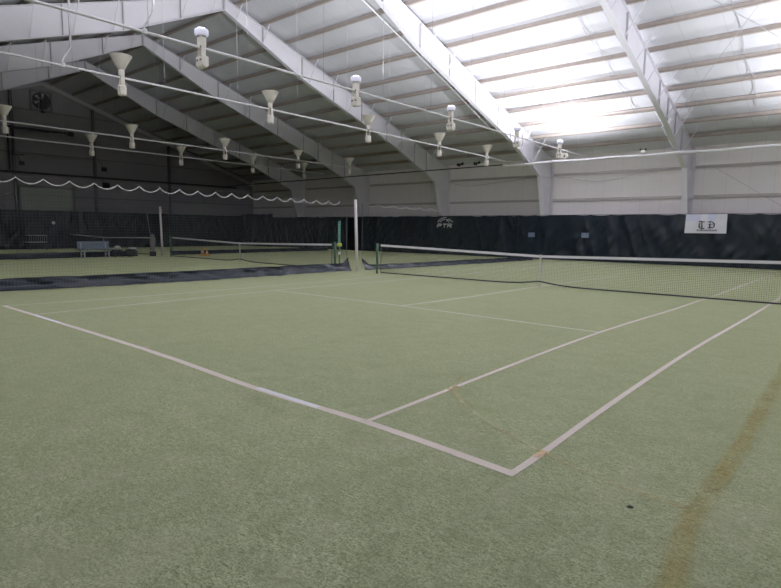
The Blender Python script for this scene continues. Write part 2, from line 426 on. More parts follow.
# wall girts
for z, lb in ((4.82, 'upper beige girt along the pale far wall'), (3.38, 'lower beige girt along the pale far wall, just above the curtain')):
    bm = B(); bx(bm, X0+.02, X1-.02, Y1-.09, Y1-.005, z-.012, z+.0); bx(bm, X0+.02, X1-.02, Y1-.016, Y1-.004, z, z+.10); bx(bm, X0+.02, X1-.02, Y1-.09, Y1-.08, z-.05, z-.012)
    tag(obj('wall_girt', bm, M['girt']), lb, 'girt')
for z, lb in ((3.6, 'lowest dark girt on the gable wall, behind the overhead door'), (6.4, 'dark middle girt on the gable wall'), (9.28, 'short dark girt beneath the fan on the gable wall')):
    hw = Y1-RY-.1 if z < U(Y1) else (RZ-z)/SL-.5
    bm = B(); bx(bm, X0+.005, X0+.09, RY-hw, RY+hw, z-.012, z); bx(bm, X0+.005, X0+.012, RY-hw, RY+hw, z, z+.08)
    tag(obj('wall_girt', bm, M['girt_end']), lb, 'girt')
bm = B(); bx(bm, X0+.32, X0+.5, Y0+.2, 26.0, 5.09, 5.16); bx(bm, X0+.40, X0+.42, Y0+.2, 26.0, 5.03, 5.09)
tag(obj('wall_beam', bm, M['beam_dark']), 'black horizontal beam running the whole width of the gable wall', 'beam')

# eave pipe along the far side
t = thing('eave_pipe', 'long round duct pipe hung along the far eave, white at right and dark at left', 'pipe', (0, 24.7, 5.21))
bm = B(); pts = [(x, .03*math.sin(x*1.3), -.02+.015*math.sin(x*2.1)) for x in [-14.2+k*.75 for k in range(30)]]
tube(bm, pts, .062, 10); obj('pipe', bm, M['pipe'], t, True)
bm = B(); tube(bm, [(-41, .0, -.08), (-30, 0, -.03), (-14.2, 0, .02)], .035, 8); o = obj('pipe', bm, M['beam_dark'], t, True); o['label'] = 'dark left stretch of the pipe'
for x in (-9.2, -5.9, -2.0, 3): 
    bm = B(); tube(bm, [(x, 0, .05), (x, 0, U(24.7)-5.21)], .006, 5); obj('hanger', bm, M['wire'], t)

# ------------------------------------------------------------------ light rails and fixtures
FYS = [3.8, 8.72, 13.54, 18.40, 22.62]
PZ = 5.60
def rail(x, y0, y1, label, r=.028, zend=0, drop=None):
    t = thing('light_rail', label, 'light rail', (x, 0, PZ))
    bm = B(); n = 24
    pts = [(0, y0+(y1-y0)*k/n, -.008*math.sin(k*2.1)**2 + zend*(k/n)**2) for k in range(n+1)]
    tube(bm, pts, r, 8); obj('rail_pipe', bm, M['pipe'], t, True)
    y = .14 if y0 > -3 else -4.74
    k = 0
    while y < y1-.3:
        bm = B(); tube(bm, [(0, y, .02), (0, y, U(y)+.1-PZ)], .0045, 5); obj('hanger_wire', bm, M['girt_end'] if x > -12 else M['wire'], t)
        y += 2.44
    if drop:
        bm = B(); tube(bm, [(0, drop, .0), (0, drop, .12), (-.05, drop+.22, .5), (-.05, drop+.24, U(drop)-PZ+.1)], .026, 8)
        o = obj('drop_pipe', bm, M['pipe'], t, True)
        bm = B(); lathe(bm, [(.001, -.05), (.05, -.05), (.05, .05), (.001, .05)], (0, drop, 0), 10); obj('junction_box', bm, M['pipe'], t)
    return t
rail(-10.0, -2.0, 26.3, 'white pipe rail carrying the row of lit lamps', .030, -.12, 2.5)
rail(-14.0, -2.0, 25.2, 'white pipe rail carrying the cream cone lamps above the divider net', .028, -.2, 2.35)
rail(-24.1, -2.0, 24.5, 'white pipe rail above the second court, behind the divider net', .025, -.1)
rail(-28.5, -2.0, 24.5, 'thin white pipe rail farthest to the left, above the second divider', .025, -.1)
rail(.6, -4.5, 26.3, 'white pipe rail carrying lamps above the right edge of the near court', .030, -.12)

def make_cone_fixture():
    t = thing('cone_uplight', 'x', 'lamp', (0, 0, 0))
    bm = B(); lathe(bm, [(.06, .20), (.10, .22), (.185, .39), (.275, .55), (.285, .565), (.270, .56), (.175, .39), (.09, .24), (.001, .23)], n=24)
    obj('reflector', bm, M['cream'], t, True)
    bm = B(); lathe(bm, [(.001, .03), (.068, .03), (.075, .05), (.075, .19), (.06, .215), (.001, .22)], n=16); obj('neck', bm, M['cream'], t, True)
    bm = B(); bx(bm, -.055, .055, -.045, .045, -.005, .028); obj('slot', bm, M['cream_dark'], t)
    bm = B(); bx(bm, -.075, -.055, -.05, .05, -.22, .04); bx(bm, .055, .075, -.05, .05, -.22, .04); obj('bracket', bm, M['cream'], t)
    bm = B(); lathe(bm, [(.001, -.47), (.085, -.47), (.115, -.44), (.12, -.24), (.10, -.21), (.001, -.20)], n=8); obj('ballast_box', bm, M['cream'], t)
    return t
def make_lit_fixture():
    t = thing('lit_uplight', 'x', 'lamp', (0, 0, 0))
    bm = B(); lathe(bm, [(.09, .245), (.135, .255), (.15, .275), (.15, .375), (.14, .385)], n=24); obj('lamp_drum', bm, M['glow_side'], t, True)
    bm = B(); lathe(bm, [(.14, .383), (.10, .405), (.001, .412)], n=24); obj('lens', bm, M['glow'], t, True)
    bm = B(); lathe(bm, [(.001, .225), (.10, .225), (.11, .25), (.001, .25)], n=20); obj('collar', bm, M['steel_dark'], t)
    bm = B(); bx(bm, -.075, .075, -.07, .07, .03, .225); bx(bm, -.095, -.075, -.05, .05, -.2, .20); bx(bm, .055, .075, -.05, .05, -.2, .03)
    obj('neck', bm, M['cream'], t)
    bm = B(); bx(bm, -.05, .05, -.06, .06, -.02, .03); obj('slot', bm, M['cream_dark'], t)
    bm = B(); lathe(bm, [(.001, -.44), (.06, -.44), (.075, -.42), (.075, -.2), (.05, -.18), (.001, -.18)], (-.065, 0, 0), 12)
    lathe(bm, [(.001, -.44), (.06, -.44), (.075, -.42), (.075, -.2), (.05, -.18), (.001, -.18)], (.065, 0, 0), 12)
    bx(bm, -.13, .13, -.08, .08, -.40, -.2)
    obj('ballast_box', bm, M['cream'], t)
    bm = B()
    for k in range(2): bx(bm, -.10+k*.13, -.03+k*.13, -.085, -.078, -.30, -.26)
    obj('port', bm, M['cream_dark'], t)
    return t
LIT_L = ['lit lamp on the bright rail, level with the viewer and behind the first visible one', 'lit lamp at upper left under the roof peak, nearest in view on its rail', 'second lit lamp from the near end of the bright rail',
         'third lit lamp on the bright rail, left of the bright middle frame', 'fourth lit lamp on the bright rail, in front of the middle frame web',
         'farthest lit lamp of the bright rail, next to the middle frame haunch']
R_L = ['lit lamp on the right-hand rail, above the viewer', 'lit lamp on the right-hand rail, just ahead of the viewer', 'lit lamp on the right-hand rail, second from the viewer', 'lit lamp in the middle of the right-hand rail',
       'lit lamp on the right-hand rail, fourth from the viewer', 'lit lamp on the right-hand rail, nearest the far wall']
def rz(y, y0=-2., y1=26.3, ze=-.12): return PZ + ze*((y-y0)/(y1-y0))**2
lit = make_lit_fixture(); first = True
FYL = [-1.05] + FYS
POW = {(-10.0, 0): 350, (-10.0, 1): 800, (-10.0, 2): 900, (-10.0, 3): 780, (-10.0, 4): 760, (-10.0, 5): 1450}
for x, lbs in ((-10.0, LIT_L), (.6, R_L)):
    for i, y in enumerate(FYL):
        if first: o = lit; o.location = (x, y, rz(y)); o['label'] = lbs[i]; first = False
        else: o = dup(lit, (x, y, rz(y)), lbs[i])
        o['group'] = 'lit lamps under the roof'
        if o is not lit:
            for c in list(kids(o)):
                if c.type == 'LIGHT': D.objects.remove(c)
        ld = D.lights.new('uplight_beam', 'SPOT'); ld.energy = POW.get((x, i), (400, 520, 560, 600, 700, 850)[i])
        ld.color = (.92, .92, 1.0); ld.spot_size = math.radians(176); ld.spot_blend = .26; ld.shadow_soft_size = .13
        lo = D.objects.new('uplight_beam', ld); COL.objects.link(lo); lo.location = (0, 0, .46); lo.rotation_euler = (PI, 0, 0); lo.parent = o
cone = make_cone_fixture(); first = True
ordn = ['nearest', 'second', 'middle', 'fourth', 'farthest']
for x, ze, y1, nm in ((-14.0, -.2, 25.2, 'on the rail above the divider net'), (-24.1, -.1, 24.5, 'on the rail above the second court'), (-28.5, -.1, 24.5, 'on the leftmost rail above the second divider')):
    for i, y in enumerate(FYS):
        z = rz(y, -2., y1, ze)
        lb = 'cream unlit cone lamp %s, %s of its row' % (nm, ordn[i])
        if first: o = cone; o.location = (x, y, z); o['label'] = lb; first = False
        else: o = dup(cone, (x, y, z), lb, rz=.3*i)
        o['group'] = 'unlit cone lamps'

# ------------------------------------------------------------------ curtains
def curtain_mesh(L, H, seed, amp=.05, step=.06, nz=20):
    bm = B(); n = int(L/step); rows = []
    for j in range(nz+1):
        z = H*j/nz; r = []
        for i in range(n+1):
            x = L*i/n
            fold = noise.noise(Vector((x*1.15+seed, z*.22, 0)))*1.0 + noise.noise(Vector((x*2.9+seed+(1-j/nz)*.5*math.sin(x*.7), z*.3, 5)))*.6
            diag = noise.noise(Vector(((x+z*.9)*2.0+seed, (x-z)*.7, 9)))*.7
            dn = noise.noise(Vector(((x-z*1.2)*2.4+seed, (x+z)*.6, 19)))*.5
            rg = 1-2.2*abs(noise.noise(Vector(((x+z*.35)*1.3+seed, z*.35, 29)))) + .6*(1-3*abs(noise.noise(Vector(((x-z*.8)*2.1+seed, z*.7+x*.2, 41)))))
            k = .25+.75*min(1, (H-z)/.9+.1)
            y = amp*(fold*.8 + (diag+dn)*.6*k - .75*max(0, rg)**2*k)
            sag = .035*abs(math.sin(x*PI/1.1))*(j/nz)
            r.append(bm.verts.new((x, y, z - sag*(.5+.5*math.sin(x*1.7+seed)))))
        rows.append(r)
    for j in range(nz):
        for i in range(n): bm.faces.new((rows[j][i], rows[j][i+1], rows[j+1][i+1], rows[j+1][i]))
    return bm
def stroke(bm, pts, ws):
    P = [Vector((x, 0, z)) for x, z in pts]
    for i in range(len(P)-1):
        d = (P[i+1]-P[i]).normalized(); s = Vector((-d.z, 0, d.x))
        vs = [bm.verts.new(P[i]+s*ws[i]/2), bm.verts.new(P[i+1]+s*ws[i+1]/2), bm.verts.new(P[i+1]-s*ws[i+1]/2), bm.verts.new(P[i]-s*ws[i]/2)]
        bm.faces.new(vs)
        bmesh.ops.create_circle(bm, cap_ends=True, segments=8, radius=ws[i+1]/2*.95, matrix=Matrix.Translation(P[i+1]) @ Matrix.Rotation(PI/2, 4, 'X'))
# far curtain
t = thing('backdrop_curtain', 'long dark navy vinyl curtain hanging along the far wall', 'curtain', (-41.9, 26.95, .01))
fc = obj('curtain_panel', curtain_mesh(50.5, 2.50, 3.1, amp=.06), M['vinyl'], t, True)
bm = B(); tube(bm, [(0, .05, 2.51), (50.5, .05, 2.51)], .014, 6); obj('top_cable', bm, M['black'], t)
def text_mesh(body, size, ext=.002, bold=0, shear=0):
    cu = D.curves.new('lettering', 'FONT'); cu.body = body; cu.size = size; cu.extrude = ext; cu.offset = bold; cu.shear = shear
    cu.align_x = 'CENTER'; cu.align_y = 'CENTER'
    o = D.objects.new('tmp', cu); COL.objects.link(o)
    bpy.context.view_layer.update()
    me = D.meshes.new_from_object(o.evaluated_get(bpy.context.evaluated_depsgraph_get()))
    D.objects.remove(o); me.materials.clear()
    return me
def text(name, body, size, mat, parent, loc, rot, ext=.002, bold=0, shear=0, sc=(1, 1, 1), label=None):
    me = text_mesh(body, size, ext, bold, shear); me.materials.append(mat)
    o = D.objects.new(name, me); COL.objects.link(o); o.parent = parent; o.location = loc; o.rotation_euler = rot; o.scale = sc
    if label: o['label'] = label
    return o
lg = thing('printed_logo', None, None); lg.parent = t; lg.location = (41.9-19.52, -.17, 0)
lg['label'] = 'white PTR logo with an arc above it, printed on the curtain'
for nm, x0, strokes in (('letter_p', -.56, [[(0, 0), (0, 1)], [(0, 1), (.62, 1), (.8, .78), (.62, .52), (.0, .50)]]),
                        ('letter_t', -.14, [[(.38, 0), (.38, 1)], [(-.08, 1), (.85, 1)]]),
                        ('letter_r', .25, [[(0, 0), (0, 1)], [(0, 1), (.62, 1), (.8, .78), (.62, .54), (.0, .52)], [(.35, .50), (.9, 0)]])):
    bm = B()
    for p in strokes: stroke(bm, [(x0+.36*a+.07*(b-.5), 1.76+.22*b) for a, b in p], [.045]*len(p))
    obj(nm, bm, M['logo'], lg)
bm = B()
for pts, r in (([(-.55, 0, 2.1), (-.4, 0, 2.26), (-.15, 0, 2.37), (.12, 0, 2.39)], [.012, .03, .035, .012]),
               ([(-.38, 0, 2.12), (-.2, 0, 2.23), (0, 0, 2.29)], [.008, .022, .01]),
               ([(.15, 0, 2.16), (.32, 0, 2.3), (.45, 0, 2.22), (.62, 0, 2.12)], [.01, .035, .03, .01]),
               ([(.1, 0, 2.28), (.24, 0, 2.2), (.35, 0, 2.1)], [.008, .018, .008])):
    tube(bm, refine(pts, 4), [.02]*(len(refine(pts, 4))), 6)
for v in bm.verts: v.co.y *= .15
obj('swoosh', bm, M['logo'], lg)
for x, z, nm in ((-10.23, 1.40, 'right'), (-13.4, 1.38, 'left')):
    bm = B(); bx(bm, -.2, .2, -.004, .004, -.13, .13); o = obj('repair_patch', bm, M['patch'], t, loc=(x+41.9, -.12, z)); o['label'] = '%s small blue-grey patch on the far curtain' % nm
# taller corner panel
t2 = thing('corner_curtain', 'taller dark curtain panel covering the far left corner', 'curtain', (-41.6, 26.45, .01))
obj('curtain_panel', curtain_mesh(4.6, 2.78, 40.), M['vinyl'], t2, True)
# end curtain
t3 = thing('end_curtain', 'dark navy vinyl curtain along the gable end of the hall', 'curtain', (-41.1, -5.4, .01), PI/2)
obj('curtain_panel', curtain_mesh(31.7, 2.62, 77.), M['vinyl'], t3, True)
# near curtain, behind the viewer
t4 = thing('near_curtain', 'dark navy vinyl curtain along the wall behind the viewer', 'curtain', (-41.0, -4.88, .01))
obj('curtain_panel', curtain_mesh(49.6, 2.50, 120., step=.3, nz=5), M['vinyl'], t4, True)

# banner
t = thing('club_banner', 'small white club banner with black letters T D hung over the far curtain', 'banner', (-4.41, 26.80, 0))
bm = B(); n = 24; rows = []
for j in range(9):
    r = []
    for i in range(n+1):
        u = i/n; v = j/8
        x = -.87+1.74*u - .03*(1-v)*(1-u); z = 1.60+.90*v - .03*u*(1-v)*0
        y = .012*math.sin(u*7+v*4)*(.4+u) + .02*math.sin((u-v)*9)*u
        r.append(bm.verts.new((x, y, z)))
    rows.append(r)
for j in range(8):
    for i in range(n):
        f = bm.faces.new((rows[j][i], rows[j][i+1], rows[j+1][i+1], rows[j+1][i]))
        u, v = i/n, j/8
        f.material_index = 1 if (v > .62 and u < .36) or (v > .55+.3*abs(u-.62)/.3 and .5 < u < .75) else 0
bsheet = obj('banner_sheet', bm, [M['banner'], plain('banner_lavender', (.60, .62, .82), .5)], t, True)
# blackletter-like T and D from strokes
bm = B()
stroke(bm, [(-.30, 2.12), (-.24, 2.17), (-.10, 2.13), (-.02, 2.16)], [.02, .05, .05, .02])
stroke(bm, [(-.17, 2.13), (-.15, 2.0), (-.15, 1.86), (-.09, 1.81), (-.03, 1.86)], [.03, .05, .06, .05, .02])
stroke(bm, [(-.22, 2.10), (-.27, 2.02), (-.27, 1.9), (-.22, 1.83), (-.15, 1.80)], [.02, .05, .05, .04, .03])
stroke(bm, [(-.30, 1.86), (-.24, 1.92)], [.01, .03])
obj('letter_t', bm, M['ink'], t, loc=(0, -.045, 0))
bm = B()
stroke(bm, [(.08, 2.10), (.15, 2.15), (.25, 2.14), (.36, 2.06), (.37, 1.93), (.30, 1.84)], [.02, .05, .045, .06, .06, .03])
stroke(bm, [(.20, 2.13), (.18, 2.02), (.19, 1.90), (.14, 1.84)], [.02, .05, .06, .02])
stroke(bm, [(.08, 1.86), (.15, 1.84), (.26, 1.88), (.31, 1.84)], [.02, .05, .04, .03])
stroke(bm, [(.10, 2.0), (.30, 2.0)], [.02, .03])
obj('letter_d', bm, M['ink'], t, loc=(0, -.045, 0))
bm = B()
for k in range(14):
    x = -.36+k*.063; bx(bm, x, x+.045, -.002, .002, 1.725, 1.765 if k % 3 else 1.785)
bx(bm, -.38, .5, -.002, .002, 1.70, 1.712)
obj('small_caption', bm, M['ink'], t, loc=(0, -.045, 0))

# ------------------------------------------------------------------ divider nets
def rope_pts(ys, zpk, sag, n=8):
    out = []
    for (a, za), (b, zb) in zip(list(zip(ys, zpk)), list(zip(ys, zpk))[1:]):
        for k in range(n):
            s = k/n; out.append((a+(b-a)*s, za+(zb-za)*s - sag*4*s*(1-s)))
    out.append((ys[-1], zpk[-1])); return out
def mesh_net(bm, y0, y1, topf, cell, w, z0=.05):
    y = y0
    while y <= y1:
        zt = topf(y)
        vs = [bm.verts.new(p) for p in ((0, y-w/2, z0), (0, y+w/2, z0), (0, y+w/2, zt), (0, y-w/2, zt))]; bm.faces.new(vs); y += cell
    z = z0
    while z < 2.6:
        vs = [bm.verts.new(p) for p in ((0, y0, z-w/2), (0, y1, z-w/2), (0, y1, z+w/2), (0, y0, z+w/2))]; bm.faces.new(vs); z += cell
def skirt_mesh(path, H, seed):
    """dark vinyl skirt lying against the floor; path = [(x,y),...]"""
    bm = B(); rows = []
    P = refine([(p[0], p[1]) for p in path], 1)
    S = []
    for a, b in zip(path, path[1:]):
        L = math.dist(a, b); n = max(2, int(L/.07))
        for k in range(n): S.append((a[0]+(b[0]-a[0])*k/n, a[1]+(b[1]-a[1])*k/n))
    S.append(path[-1]); nz = 9
    for j in range(nz+1):
        v = j/nz; r = []
        for x, y in S:
            hh = H*(1+.12*noise.noise(Vector((y*.6+seed, 0, 0)))) if not callable(H) else H(y)
            d = noise.noise(Vector(((y*2.2+v*1.6)+seed, v*1.5, 3)))*.07 + noise.noise(Vector(((y*5-v*2.5)+seed, v*2, 7)))*.045
            off = .16*(1-v)**2
            r.append(bm.verts.new((x+off+d*(1-.5*v), y, .012+hh*v + .012*noise.noise(Vector((y*3, v*5, seed))))))
        rows.append(r)
    for j in range(nz):
        for i in range(len(S)-1): bm.faces.new((rows[j][i], rows[j][i+1], rows[j+1][i+1], rows[j+1][i]))
    return bm
def divider(x, segs, label):
    t = thing('divider_net', label, 'divider net', (x, 0, 0))
    for ys, zp, sag, y0, y1, path, H in segs:
        bm = B(); tube(bm, [(0, y, z) for y, z in rope_pts(ys, zp, sag)], .0085 if (x > -20 and y0 < 0) else .0045, 6); obj('scalloped_rope', bm, M['rope'] if x > -20 else M['wire'], t, True)
        zz = lambda y: 2.55
        bm = B(); mesh_net(bm, y0, y1, zz, .075, .0026 if (x > -20 and y0 < 0) else .0014, .1); obj('netting', bm, M['net_grey'], t)
        obj('skirt', skirt_mesh([(px-x, py) for px, py in path], H, x), M['vinyl_skirt'], t, True)
        bm = B()
        for y in (y0, y1): tube(bm, [(0, y, .05), (0, y, 2.62)], .008 if (x > -20 and 5 < y < 15) else .002, 5)
        obj('edge_cord', bm, M['net_grey'], t)
    bm = B(); tube(bm, [(0, y0_, z_) for y0_, z_ in ((-5.0, 2.80), (segs[-1][4], 2.62))], .0015, 4); obj('support_cable', bm, M['wire'], t)
    return t
ys = [-4.8+.585*k for k in range(29)]
Hc = lambda y: .30 + .22*max(0, (y-11.75)/.3)**1.3
Hc2 = lambda y: .20 + (.22*max(0, (13.1-y)/.3)**1.3 if y < 13.1 else 0)
ys2 = [12.85+.9*k for k in range(15)]
divider(-13.6, [
    (ys, [2.79-.006*k for k in range(29)], .135, -4.8, 11.95, [(-14.35, -4.8), (-14.35, .6), (-14.05, 2.9), (-13.75, 5.7), (-13.75, 8.2), (-13.60, 8.7), (-13.80, 9.2), (-13.60, 12.05)], Hc),
    (ys2, [2.60-.006*k for k in range(15)], .10, 12.8, 25.6, [(-13.55, 12.75), (-13.3, 14), (-12.9, 20.0), (-12.7, 25.5)], Hc2)],
    'white-roped divider net with a wrinkled dark skirt, between the near and second courts')
ysb = [-4.8+.585*k for k in range(28)]
divider(-28.75, [
    (ysb, [2.72]*28, .10, -4.8, 10.9, [(-28.75, -4.8), (-28.75, 10.9)], lambda y: .28),
    ([12.8+.9*k for k in range(14)], [2.62]*14, .10, 12.8, 25.0, [(-28.75, 12.8), (-28.75, 25)], lambda y: .22)],
    'dim divider net with a dark skirt, between the second and third courts')
# divider poles
bm = B(); tube(bm, [(0, 0, 0), (-.03, 0, 1.3), (-.09, 0, 2.70)], .052, 14); lathe(bm, [(.001, .004), (.09, .004), (.09, .012), (.05, .03)], n=14)
pole = tag(obj('divider_pole', bm, M['pole'], None, True, (-12.98, 11.87, 0)), 'white round pole at the gap of the divider net, left of the green net post', 'pole')
pole2 = pole.copy(); COL.objects.link(pole2); pole2.location = (-27.95, 11.95, 0); pole2['label'] = 'distant white pole at the left, between the two far nets, marked with a 2'
# court number
t = thing('number_tag', 'small tag with a white number 2 beside the distant pole', 'sign', (-27.80, 11.92, 2.46))
bm = B(); bx(bm, -.075, .075, -.004, .004, -.10, .10); obj('plate', bm, M['girt_end'], t)
text('numeral', '2', .24, M['logo'], t, (0, -.008, 0), (PI/2, 0, 0), .002, .006)

# ------------------------------------------------------------------ tennis nets
def net_top(x):  # x from centre
    return .914 + ((1.07-.914) if x < 0 else .105)*min(1, abs(x)/6.4)
def make_net(label, loc, matb):
    t = thing('tennis_net', label, 'tennis net', loc)
    W = 6.40
    bm = B(); w = .0040; x = -W+.18
    def bz(x): return .05 + .09*max(0, 1-abs(x)/.8)
    while x < W-.1:
        z0, z1 = bz(x), net_top(x)-.03
        vs = [bm.verts.new(p) for p in ((x-w/2, 0, z0), (x+w/2, 0, z0), (x+w/2, 0, z1), (x-w/2, 0, z1))]; bm.faces.new(vs); x += .046
    k = 0
    while True:
        z = .06+.046*k; k += 1
        if z > 1.02: break
        n = 28
        for i in range(n):
            xa = -W+.18+(2*W-.36)*i/n; xb = -W+.18+(2*W-.36)*(i+1)/n
            za = z*net_top(xa)/1.07; zb = z*net_top(xb)/1.07
            if za < bz(xa) : continue
            vs = [bm.verts.new(p) for p in ((xa, 0, za-w/2), (xb, 0, zb-w/2), (xb, 0, zb+w/2), (xa, 0, za+w/2))]; bm.faces.new(vs)
    obj('netting', bm, M['net_black'], t)
    bm = B(); n = 28
    for i in range(n):
        xa = -W+.18+(2*W-.36)*i/n; xb = -W+.18+(2*W-.36)*(i+1)/n
        bar(bm, (xa, 0, net_top(xa)-.032), (xb, 0, net_top(xb)-.032), .022, .066)
    obj('headband', bm, matb, t)
    bm = B(); xs = [-W+.2, -5.2, -3, -1.4, -.7, -.15, 0, .15, .7, 1.4, 3, 5.2, W-.2]
    tube(bm, refine([(x, -.02, bz(x)*(1.0 if abs(x) < 1 else .75)+.016) for x in xs], 3), .024, 6)
    bm2 = bm; obj('bottom_cord', bm2, M['net_black'], t)
    bm = B(); bx(bm, -.026, .026, -.016, -.012, .0, .93); bx(bm, -.026, .026, .012, .016, .0, .93); bx(bm, -.026, .026, -.016, .016, .915, .925); bx(bm, -.03, .03, -.02, .02, 0, .03)
    obj('center_strap', bm, M['strap'], t)
    for sx in (-1, 1):
        bm = B(); tube(bm, [(sx*W, 0, 0), (sx*W, 0, 1.08)], .042, 14); lathe(bm, [(.042, 0), (.05, .005), (.045, .02), (.001, .025)], (sx*W, 0, 1.075), 14)
        p = obj('post', bm, M['green'], t, True)
        bm = B(); bx(bm, sx*W-.02, sx*W+.06, -.06, -.03, .78, .88); tube(bm, [(sx*W, -.04, .83), (sx*W, -.13, .80)], .012, 6)
        obj('winch', bm, M['green'], p)
        bm = B(); tube(bm, [(sx*(W-.02), 0, 1.03), (sx*(W-.18), 0, 1.03)], .008, 5); tube(bm, [(sx*(W-.18), 0, .06), (sx*(W-.18), 0, 1.03)], .014, 6); tube(bm, [(sx*(W-.16), 0, 1.0), (sx*(W-.03), 0, .25)], .006, 5); obj('end_lacing', bm, M['net_black'], t)
    return t
net1 = make_net('large black tennis net with a white headband across the near court', (-5.58, 11.9, 0), M['band'])
net2 = dup(net1, (-20.7, 12.0, 0), 'tennis net of the second court, behind the divider skirt')
net3 = dup(net1, (-35.6, 12.0, 0), 'faint dim tennis net of the third court at the far left')
# score tower on the second net's right post
t = thing('score_tower', 'tall teal score column with white tags, clamped to the second net post', 'scoreboard', (-13.99, 11.93, 0))
bm = B(); tube(bm, [(.02, 0, 0), (0, 0, 1.0)], .03, 10); obj('stand_post', bm, M['green'], t, True)
bm = B(); bx(bm, -.055, .055, -.02, .02, 1.02, 1.92); obj('tag_board', bm, M['teal'], t)
bm = B()
for k in range(11): bx(bm, -.04, .045, -.026, -.02, 1.10+.073*k, 1.10+.073*k+.026)
obj('score_tags', bm, M['tag'], t)
bm = B(); lathe(bm, [(.035, .93), (.09, .95), (.10, 1.0), (.09, 1.05), (.035, 1.07)], n=14); obj('clamp', bm, M['yellow'], t)
bm = B(); lathe(bm, [(.031, .62), (.05, .63), (.05, .70), (.031, .71)], n=12); obj('white_collar', bm, M['band'], t)

# ------------------------------------------------------------------ small things far left
def cone(loc, s, label):
    t = thing('traffic_cone', label, 'cone', loc)
    bm = B(); bx(bm, -.15*s, .15*s, -.15*s, .15*s, 0, .03); obj('base', bm, M['orange'], t)
    bm = B(); lathe(bm, [(.11*s, .03), (.08*s, .22*s), (.03*s, .50*s), (.001, .50*s)], n=16); obj('cone_body', bm, M['orange'], t, True)
    bm = B(); lathe(bm, [(.084*s, .2*s), (.062*s, .32*s), (.06*s, .32*s)], n=16); obj('reflective_band', bm, M['cone_band'], t, True)
cone((-27.3, 14.0, 0), 1.0, 'taller orange cone behind the second net')
cone((-26.75, 13.95, 0), .8, 'shorter orange cone beside the taller one, behind the second net')

t = thing('court_bench', 'blue-grey bench with a slatted back beside the second divider net', 'bench', (-28.1, 8.5, 0), PI/2+.04)
# local x = along bench, backrest faces
bm = B(); bx(bm, -.78, .78, -.2, .2, .40, .45); obj('seat', bm, M['bench'], t)
bm = B()
for z in (.48, .66): bx(bm, -.78, .78, .2, .235, z, z+.17)
obj('backrest', bm, M['bench'], t)
for x in (-.6, .6):
    bm = B(); bar(bm, (x, -.16, 0), (x, -.16, .42), .05, .05); bar(bm, (x, .22, 0), (x, .22, .78), .05, .05); bar(bm, (x, -.16, .2), (x, .2, .2), .04, .04)
    obj('leg', bm, M['bench_leg'], t)
t = thing('gym_bag', 'black sports bag on the floor right of the bench with a white cloth over it', 'bag', (-28.1, 10.28, 0), .3)
bm = B(); bmesh.ops.create_icosphere(bm, subdivisions=3, radius=1)
for v in bm.verts:
    v.co = Vector((v.co.x*.22, v.co.y*.42, .22+v.co.z*.21)); v.co += Vector((1, 1, 1))*.02*noise.noise(v.co*6)
obj('bag_body', bm, M['black'], t, True)
bm = B(); tube(bm, refine([(0, -.3, .38), (0, -.15, .52), (0, .15, .52), (0, .3, .38)], 4), .015, 6); obj('handle', bm, M['black'], t)
def cloth(name, label, loc, sx, sy, h):
    bm = B(); bmesh.ops.create_icosphere(bm, subdivisions=3, radius=1)
    for v in bm.verts:
        n = 1+.35*noise.noise(v.co*2.3+Vector((loc[1], 0, 0)))
        v.co = Vector((v.co.x*sx*n, v.co.y*sy*n, h/2+v.co.z*h/2*n))
    tag(obj(name, bm, M['towel'], None, True, loc), label, 'towel')
cloth('towel', 'crumpled white towel piled between the bench and the bag', (-28.1, 9.6, .40), .12, .15, .20)
cloth('towel', 'white towel draped over the black sports bag', (-28.05, 10.33, .42), .14, .22, .09)
t = thing('bag_stand', 'low dark stand holding the crumpled towel beside the bench', 'stand', (-28.1, 9.6, 0))
bm = B(); bx(bm, -.18, .18, -.2, .2, .34, .40); obj('top', bm, M['black'], t)
for a in (-1, 1):
    for b in (-1, 1):
        bm = B(); bx(bm, a*.15-.015, a*.15+.015, b*.17-.015, b*.17+.015, 0, .34); obj('leg', bm, M['black'], t)
# court brush leaning on the second divider
t = thing('court_brush', 'long-handled court brush standing by the distant white pole', 'brush', (-28.2, 11.42, 0))
bm = B(); tube(bm, [(0, .12, .25), (-.02, .0, 1.3), (-.05, -.12, 2.35)], .018, 8); obj('handle', bm, M['girt_end'], t, True)
bm = B(); lathe(bm, [(.001, -.55), (.10, -.45), (.16, -.15), (.15, .15), (.09, .38), (.001, .42)], n=14)
for v in bm.verts: v.co = Vector((v.co.x*.5, v.co.y+.13, v.co.z+.80))
obj('brush_head', bm, M['girt_end'], t, True)
bm = B(); bx(bm, -.1, .1, -.02, .25, 0, .26); obj('foot', bm, M['black'], t)
# ball cart in the third court
t = thing('ball_cart', 'dim wire ball cart standing before the gable curtain', 'cart', (-40.2, 9.6, 0))
bm = B()
for z in (.50, .95):
    for a, b in (((-.4, -.5), (.4, -.5)), ((.4, -.5), (.4, .5)), ((.4, .5), (-.4, .5)), ((-.4, .5), (-.4, -.5))): bar(bm, (*a, z), (*b, z), .03)
for k in range(9): bar(bm, (.4, -.5+k*.125, .5), (.4, -.5+k*.125, .95), .012)
bx(bm, -.4, .4, -.5, .5, .49, .50)
obj('basket', bm, M['bench_leg'], t)
for a in (-1, 1):
    for b in (-1, 1):
        bm = B(); bar(bm, (a*.38, b*.48, .08), (a*.38, b*.48, .5), .03); lathe(bm, [(.001, 0), (.04, .01), (.05, .04), (.04, .08), (.001, .09)], (a*.38, b*.48, 0), 8); obj('leg', bm, M['black'], t)
